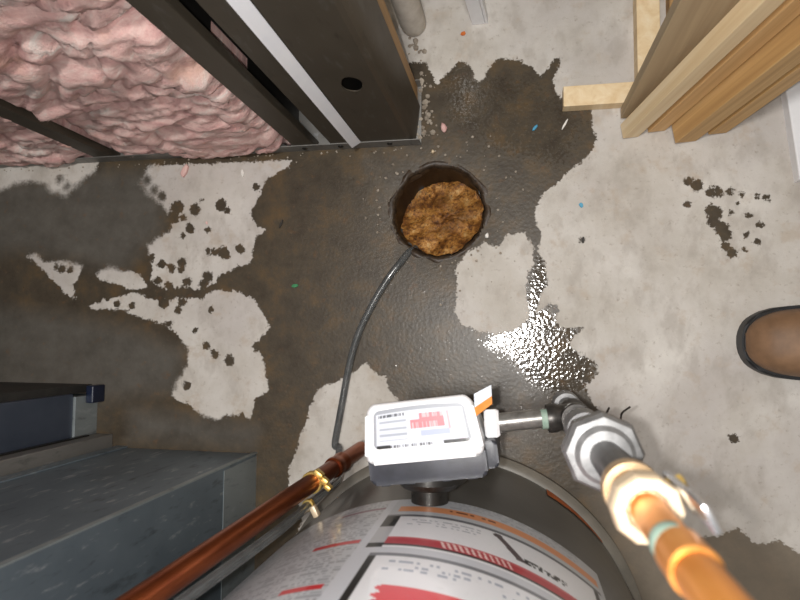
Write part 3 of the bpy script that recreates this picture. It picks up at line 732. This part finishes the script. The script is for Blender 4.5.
m.box(c + fr * 0.010 + sidev * 0.019, (0.009, 0.006, 0.012), Matrix.Rotation(math.radians(-38), 3, 'Z'), 0.0015)
m.build('clamp_lug', MAT['brass'], cp)

# clear hose from the drain, over the floor and up between copper pipe and tank
floor_px = [(409, 251), (403, 260), (393, 273), (381, 291), (370, 311), (360, 332), (353, 354), (348, 376), (344, 398), (340, 420), (336, 444)]
hz_ = [-0.006, 0.003] + [0.0058] * 9
hp = [Vector((*at(413, 246)[:2], -0.022)), ] + [Vector((*at(x, y)[:2], z_)) for (x, y), z_ in zip(floor_px, hz_)]
hp += [Vector((-0.268, -0.172, 0.010)), Vector((-0.262, -0.196, 0.035)), Vector((-0.243, -0.198, 0.10)), Vector((-0.240, -0.198, 0.20)), Vector((-0.244, -0.203, 0.32)), Vector((-0.268, -0.215, 0.50)), Vector((-0.29, -0.225, 0.75)), Vector((-0.315, -0.25, 1.1))]
MBh = MB().tube(spline(hp, 7), 0.0055, 14)
ho = MBh.build('drain_hose', MAT['vinyl']); tag(ho, 'clear vinyl hose lying across the wet floor into the drain', 'hose')
ck = empty('hose_clip', (-0.23, -0.205, 0.2), 'small yellow brass clip gripping the hose beside the tank', 'clip')
hc = Vector((-0.2403, -0.1987, 0.225)); MB().lathe([(0.0057, 0), (0.0070, 0.001), (0.0070, 0.007), (0.0057, 0.008)], hc, (0, 0, 1), 20).build('clip_band', MAT['brass'], ck)
MB().box(hc + Vector((0.009, -0.006, 0.006)), (0.007, 0.014, 0.010), Matrix.Rotation(0.5, 3, 'Z'), 0.0015).build('clip_tab', MAT['brass_pale'], ck)

# ------------------------------------------------------------------ duct and furnace at lower left
duct = empty('galvanized_duct', (-0.53, -0.4, 0), 'tall dull galvanized sheet-metal duct standing on the floor beside the copper pipe', 'duct')
MB().span((-0.664, -0.62, 0.0), (-0.409, -0.188, 1.6), 0.0015).build('duct_body', MAT['duct'], duct, smooth=False)
MB().span((-0.4088, -0.61, 0.0), (-0.4083, -0.192, 0.110)).build('bottom_hem', MAT['duct_band'], duct, smooth=False)
MB().span((-0.414, -0.1875, 0.0), (-0.407, -0.1855, 1.6)).build('corner_seam', MAT['duct_band'], duct, smooth=False)
MB().span((-0.660, -0.1875, 0.0), (-0.640, -0.1850, 1.6)).build('side_seam', MAT['duct'], duct, smooth=False)
fu = empty('furnace_cabinet', (-0.95, -0.4, 0), 'dark blue-grey metal furnace cabinet at the left edge of the picture', 'furnace')
MB().span((-1.35, -0.70, 0.052), (-0.704, -0.095, 1.5), 0.002).build('blue_grey_panel', MAT['furnace'], fu, smooth=False)
MB().span((-1.35, -0.70, 0.0), (-0.700, -0.100, 0.052)).build('kick_plate', MAT['duct_band'], fu, smooth=False)
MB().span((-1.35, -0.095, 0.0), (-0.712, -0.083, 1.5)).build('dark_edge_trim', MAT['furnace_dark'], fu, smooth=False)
MB().span((-0.700, -0.112, 0.0), (-0.686, -0.083, 0.030), 0.002).build('blue_corner_foot', MAT['blue'], fu, smooth=False)
MB().span((-0.702, -0.62, 0.0), (-0.668, -0.166, 1.5), 0.0015).build('side_flange', MAT['track'], fu, smooth=False)
MB().span((-0.698, -0.1655, 0.03), (-0.690, -0.1635, 1.5)).build('flange_seam', MAT['stud_in'], fu, smooth=False)

# ------------------------------------------------------------------ lumber at upper right
def lean_board(base, size, slope, length, rotz, mat, label, group='leaning lumber'):
    """board standing on the floor on its end, leaning; base = centre of its foot"""
    d = Vector((slope[0], slope[1], 1)).normalized()
    xa_ = Vector((math.cos(rotz), math.sin(rotz), 0)); xa_ = (xa_ - d * xa_.dot(d)).normalized(); ya_ = d.cross(xa_)
    M = Matrix((xa_, ya_, d)).transposed().to_4x4()
    m = MB(); m.box((0, 0, length / 2), (size[0], size[1], length), None, 0.0012)
    low = min((M @ v.co).z for v in m.bm.verts)
    o = m.build('lumber_board', mat, None, smooth=False)
    M.translation = Vector((base[0], base[1], -low)); o.matrix_world = M
    return tag(o, label, 'board', group)
SL = (0.245, 0.085)
lean_board((0.192, 0.3328, 0), (0.070, 0.016), (0.05, 0.085), 2.1, 0.0, MAT['pine_shade'], 'greyish pine board standing nearly upright, leftmost of the leaning lumber')
lean_board((0.169, 0.3065, 0), (0.024, 0.022), SL, 2.2, 0.15, MAT['pine_pale'], 'thin pale pine strip leaning across the front of the greyish board')
lean_board((0.2055, 0.3105, 0), (0.026, 0.016), SL, 2.15, 0.15, MAT['pine'], 'short-footed pine strip leaning between the thin pale strip and the tan boards')
lean_board((0.2430, 0.3020, 0), (0.032, 0.036), SL, 2.1, 0.15, MAT['pine_tan2'], 'tan pine board with its foot nearest the stained floor, middle of the leaning lumber')
lean_board((0.2860, 0.3120, 0), (0.028, 0.036), SL, 1.95, 0.15, MAT['pine_tan2'], 'rightmost leaning pine board, with a shaded left side')
def flat_board(a, b, mat, label):
    o = MB().span(a, b, 0.001).build('lumber_board', mat, None, smooth=False)
    return tag(o, label, 'board', 'lumber lying on the floor')
flat_board((0.074, 0.3425, 0), (0.356, 0.373, 0.022), MAT['pine_pale'], 'pale pine strip lying crosswise on the floor behind the leaning boards')
flat_board((0.178, 0.377, 0), (0.210, 1.25, 0.026), MAT['pine_pale'], 'pale pine strip lying on the floor, nearest the white plastic profile')
flat_board((0.224, 0.377, 0), (0.262, 1.22, 0.022), MAT['pine_tan'], 'darker pine strip lying on the floor next to the pale one')
flat_board((0.368, 0.378, 0), (0.425, 1.1, 0.04), MAT['pine_pale'], 'pale thick pine board lying at the right frame edge above the white panel')
o = MB().prism([(0.372, 0.375), (0.62, 0.375), (0.62, 0.22), (0.388, 0.22)], 0.0, 0.018, 0.002).build('white_panel', MAT['white'], None, smooth=False)
tag(o, 'white panel lying on the floor at the right frame edge', 'panel')

# ------------------------------------------------------------------ things at the top edge
lump = MB().lathe([(0.016, 0), (0.019, 0.004), (0.0205, 0.02), (0.0195, 0.2), (0.020, 0.6), (0.019, 1.2)], (-0.166, 0.497, 0), (-0.02, 0.02, 1), 24).xform(Matrix.Translation((0.012, 0, 0))).build('pipe_stub', MAT['plaster'])
tag(lump, 'rough whitewashed pipe rising from the floor behind the steel post', 'pipe')
wl = empty('plastic_angle', (-0.05, 0.495, 0), 'white plastic angle profile standing on the floor at the top edge', 'plastic profile')
sh = Matrix.Shear('XZ', 4, (0.0, 0.0))
lean = Matrix(((1, 0, -0.10, 0), (0, 1, 0.05, 0), (0, 0, 1, 0), (0, 0, 0, 1)))
T0 = Matrix.Translation((-0.0495, 0.493, 0))
MB().box((-0.002, 0, 0.3), (0.020, 0.004, 0.6), None, 0.0008).xform(T0 @ lean).build('front_face', MAT['white'], wl, smooth=False)
MB().box((0.0105, 0.004, 0.3), (0.004, 0.012, 0.6), None, 0.0008).xform(T0 @ lean).build('side_flange', MAT['white'], wl, smooth=False)

def rubble():
    """crumbs of mortar between the post and the floor, too small to pick apart"""
    vs = []; fs = []
    def crumb(x, y, r):
        b = len(vs); n = 6
        for j, (rr, zz) in enumerate(((1.0, 0.0), (0.9, 0.5), (0.4, 0.9))):
            for k in range(n):
                a = 2 * math.pi * (k + 0.5 * j) / n; q = 1 + 0.3 * (random.random() - 0.5); vs.append((x + r * rr * q * math.cos(a), y + r * rr * q * math.sin(a), r * zz * q - 0.0005))
        for j in range(2):
            for k in range(n): fs.append((b + j * n + k, b + j * n + (k + 1) % n, b + (j + 1) * n + (k + 1) % n, b + (j + 1) * n + k))
        fs.append(tuple(b + 2 * n + k for k in range(n)))
    for i in range(90):
        t = random.random(); x = -0.142 + 0.018 * random.random() - 0.03 * t + random.gauss(0, 0.006); y = 0.315 + 0.22 * t
        crumb(x, y, 0.0010 + 0.0042 * random.random() ** 2)
    for i in range(70):
        crumb(random.uniform(-1.0, -0.15), YW - 0.004 - abs(random.gauss(0, 0.006)), 0.0006 + 0.0014 * random.random())
    for i in range(90):
        a = random.random() * 6.283; r = DR + 0.010 + abs(random.gauss(0, 0.03))
        if -2.6 < a - 2 * math.pi < -1.7 or a > 3.7 and a < 4.6: continue
        crumb(DCX + r * math.cos(a), DCY + r * math.sin(a), 0.0007 + 0.0016 * random.random())
    o = mesh_obj('mortar_crumbs', vs, fs, MAT['mortar'], None, False)
    tag(o, 'pale crumbs of mortar and grit along the wall foot', 'rubble', kind='stuff')
rubble()
def ridge():
    vs = []; fs = []; nx, ny = 26, 90
    for j in range(ny):
        for i in range(nx):
            u = i / (nx - 1); v = j / (ny - 1); y = 0.402 + 0.45 * v; x = -0.235 + (0.058 - 0.02 * v + 0.02 * mnoise.noise(Vector((v * 9, 0.3, 0)))) * u
            p = Vector((x * 30, y * 30, 0.7)); hgt = (0.030 + 0.014 * mnoise.fractal(p, 0.9, 2.0, 3)) * (1 - u ** 1.6) + 0.005 * abs(mnoise.noise(p * 2.5))
            e = min(1, u * 8 + 0.3, (1 - u) * 6, v * 12, (1 - v) * 12); vs.append((x, y, max(hgt, 0.001) * e - 0.0008 * (e < 0.02)))
    for j in range(ny - 1):
        for i in range(nx - 1): k = j * nx + i; fs.append((k, k + 1, k + nx + 1, k + nx))
    b = len(vs); ring = [j * nx for j in range(ny)]
    o = mesh_obj('mortar_ridge', vs, fs, MAT['mortar_light'], None, True)
    tag(o, 'lumpy ridge of old mortar on the floor behind the steel post', 'mortar')
ridge()

# ------------------------------------------------------------------ work boot
def boot():
    tx, cy = 0.307, -0.004
    bt = empty('work_boot', (tx + 0.14, cy, 0), 'brown leather work boot with black rubber sole at the right frame edge', 'boot')
    def half(s):       # half width along the boot, s metres from the toe
        pts = [(0, 0.0), (0.0005, 0.008), (0.002, 0.015), (0.005, 0.0225), (0.009, 0.029), (0.014, 0.034), (0.020, 0.038), (0.03, 0.0435), (0.045, 0.0480), (0.075, 0.0515), (0.10, 0.051), (0.15, 0.042), (0.20, 0.037), (0.25, 0.037), (0.28, 0.030), (0.293, 0.016), (0.297, 0.0)]
        return float(np.interp(s, [p[0] for p in pts], [p[1] for p in pts]))
    ss = [0, 0.0005, 0.002, 0.005, 0.009, 0.014, 0.020, 0.03, 0.045, 0.06, 0.08, 0.1, 0.125, 0.15, 0.175, 0.2, 0.225, 0.25, 0.268, 0.28, 0.288, 0.294, 0.297]
    def outline(grow):
        up = [(tx + s + (grow * (s - 0.148) / 0.148), cy + half(s) + (grow if 0 < s < 0.297 else 0)) for s in ss]
        dn = [(tx + s + (grow * (s - 0.148) / 0.148), cy - half(s) - grow) for s in reversed(ss[1:-1])]
        return up + dn
    MB().prism(list(reversed(outline(0.0))), 0.0, 0.022, 0.003, 2).build('sole', MAT['sole'], bt)
    MB().prism(list(reversed(outline(-0.002))), 0.022, 0.027, 0.001, 1).build('welt', MAT['sole'], bt)
    # upper: cross-section loft
    secs = []
    hs = lambda s: float(np.interp(s, [0.003, 0.006, 0.012, 0.025, 0.05, 0.08, 0.12, 0.16, 0.19], [0.026, 0.036, 0.046, 0.058, 0.067, 0.074, 0.092, 0.125, 0.16]))
    S = [0.0032, 0.0045, 0.006, 0.008, 0.012, 0.018, 0.026, 0.038, 0.052, 0.07, 0.09, 0.11, 0.135, 0.16, 0.185]
    verts = []; faces = []; n = 17
    for s in S:
        hw_ = max(half(s - 0.001) - 0.0045, 0.003); top = hs(s)
        for k in range(n):
            a = math.pi * k / (n - 1); c_, s_ = math.cos(a), math.sin(a)
            verts.append((tx + s, cy + hw_ * math.copysign(abs(c_) ** 0.75, c_), 0.025 + (top - 0.025) * (s_ ** 0.8)))
    for i in range(len(S) - 1):
        for k in range(n - 1): a = i * n + k; faces.append((a, a + 1, a + n + 1, a + n))
    faces.append(tuple(range(n)))
    up = mesh_obj('upper', verts, faces, MAT['leather'], bt, True)
    sub = up.modifiers.new('s', 'SUBSURF'); sub.levels = 1; sub.render_levels = 2
    MB().lathe([(0.050, 0.024), (0.050, 0.06), (0.046, 0.10), (0.050, 0.15), (0.054, 0.20), (0.050, 0.202), (0.046, 0.16)], (tx + 0.225, cy, 0), (0, 0, 1), 32, False).xform(Matrix.Identity(4)).build('shaft', MAT['leather'], bt)
    # toe-cap seam
    seam = []
    for k in range(15):
        a = math.pi * (0.08 + 0.84 * k / 14); s = 0.088 + 0.010 * math.sin(a)
        seam.append((tx + s, cy + (half(s) - 0.0055) * math.copysign(abs(math.cos(a)) ** 0.75, math.cos(a)), 0.0256 + (hs(s) - 0.025) * math.sin(a) ** 0.8))
    MB().tube(seam, 0.0012, 6).build('toe_seam', MAT['sole'], bt)
    for i in range(4):
        s = 0.118 + 0.018 * i; z = hs(s) + 0.001
        MB().tube([(tx + s, cy - 0.024, z - 0.010), (tx + s + 0.003, cy - 0.012, z + 0.001), (tx + s, cy, z + 0.003), (tx + s + 0.003, cy + 0.012, z + 0.001), (tx + s, cy + 0.024, z - 0.010)], 0.002, 8).build('lace', MAT['sole'], bt)
    MB().lathe([(0.062, 0.13), (0.060, 0.18), (0.062, 0.30), (0.070, 0.45), (0.072, 0.55)], (tx + 0.228, cy, 0), (0.03, 0.0, 1), 28, True).build('trouser_leg', MAT['denim'], bt)
boot()

# ------------------------------------------------------------------ small scraps on the floor
def scrap(name, px, py, w_, l_, ang, mat, label, cat, h_=0.003):
    x, y, _ = at(px, py); m = MB(); n = 7
    poly = []
    for k in range(n):
        a = 2 * math.pi * k / n; q = 0.75 + 0.5 * random.random(); poly.append((0.5 * w_ * q * math.cos(a), 0.5 * l_ * q * math.sin(a)))
    m.prism(poly, 0, h_, h_ * 0.3, 1).xform(Matrix.Translation((x, y, 0.0003)) @ Matrix.Rotation(math.radians(ang), 4, 'Z'))
    o = m.build(name, mat, None, smooth=False); tag(o, label, cat); return o
scrap('insulation_scrap', 185, 172, 0.009, 0.022, -25, MAT['insul'], 'pink scrap of insulation on the dry floor by the wall foot', 'scrap', 0.006)
scrap('insulation_scrap', 444, 129, 0.010, 0.016, 10, MAT['insul'], 'pale pink scrap between steel post corner and drain', 'scrap', 0.006)
scrap('insulation_scrap', 207, 223, 0.004, 0.006, 30, MAT['insul'], 'tiny pink scrap among the wet spots', 'scrap', 0.002)
scrap('plaster_chip', 243, 173, 0.006, 0.016, 5, MAT['white_chip'], 'white chip on the floor below the insulation', 'chip')
scrap('plaster_chip', 565, 124, 0.003, 0.022, -30, MAT['white_chip'], 'slim white sliver on the wet floor beside the pine strip', 'chip', 0.002)
scrap('plastic_chip', 535, 128, 0.005, 0.010, -40, MAT['blue_chip'], 'pale blue chip on the wet floor above the drain', 'chip', 0.002)
scrap('plastic_chip', 581, 205, 0.007, 0.009, 20, MAT['blue_chip'], 'bright blue chip on the dry floor right of the drain', 'chip', 0.002)
scrap('plastic_chip', 295, 286, 0.014, 0.006, 10, MAT['green_chip'], 'small green chip on the dark wet floor left of the hose', 'chip', 0.0015)
scrap('wood_sliver', 281, 224, 0.004, 0.016, -25, MAT['dark_chip'], 'dark sliver on the wet floor by the dry patch edge', 'sliver', 0.002)
scrap('pebble', 433, 152, 0.006, 0.007, 0, MAT['brass_pale'], 'small yellowish pebble just above the drain', 'pebble', 0.004)
scrap('pebble', 583, 240, 0.004, 0.010, 0, MAT['dark_chip'], 'dark fleck on the dry floor right of the drain', 'pebble', 0.002)
scrap('pebble', 487, 236, 0.007, 0.009, 15, MAT['white_chip'], 'pale pebble at the right rim of the drain', 'pebble', 0.004)
scrap('pebble', 463, 34, 0.008, 0.007, 0, MAT['orange'], 'small orange pebble on the floor below the white plastic profile', 'pebble', 0.002)
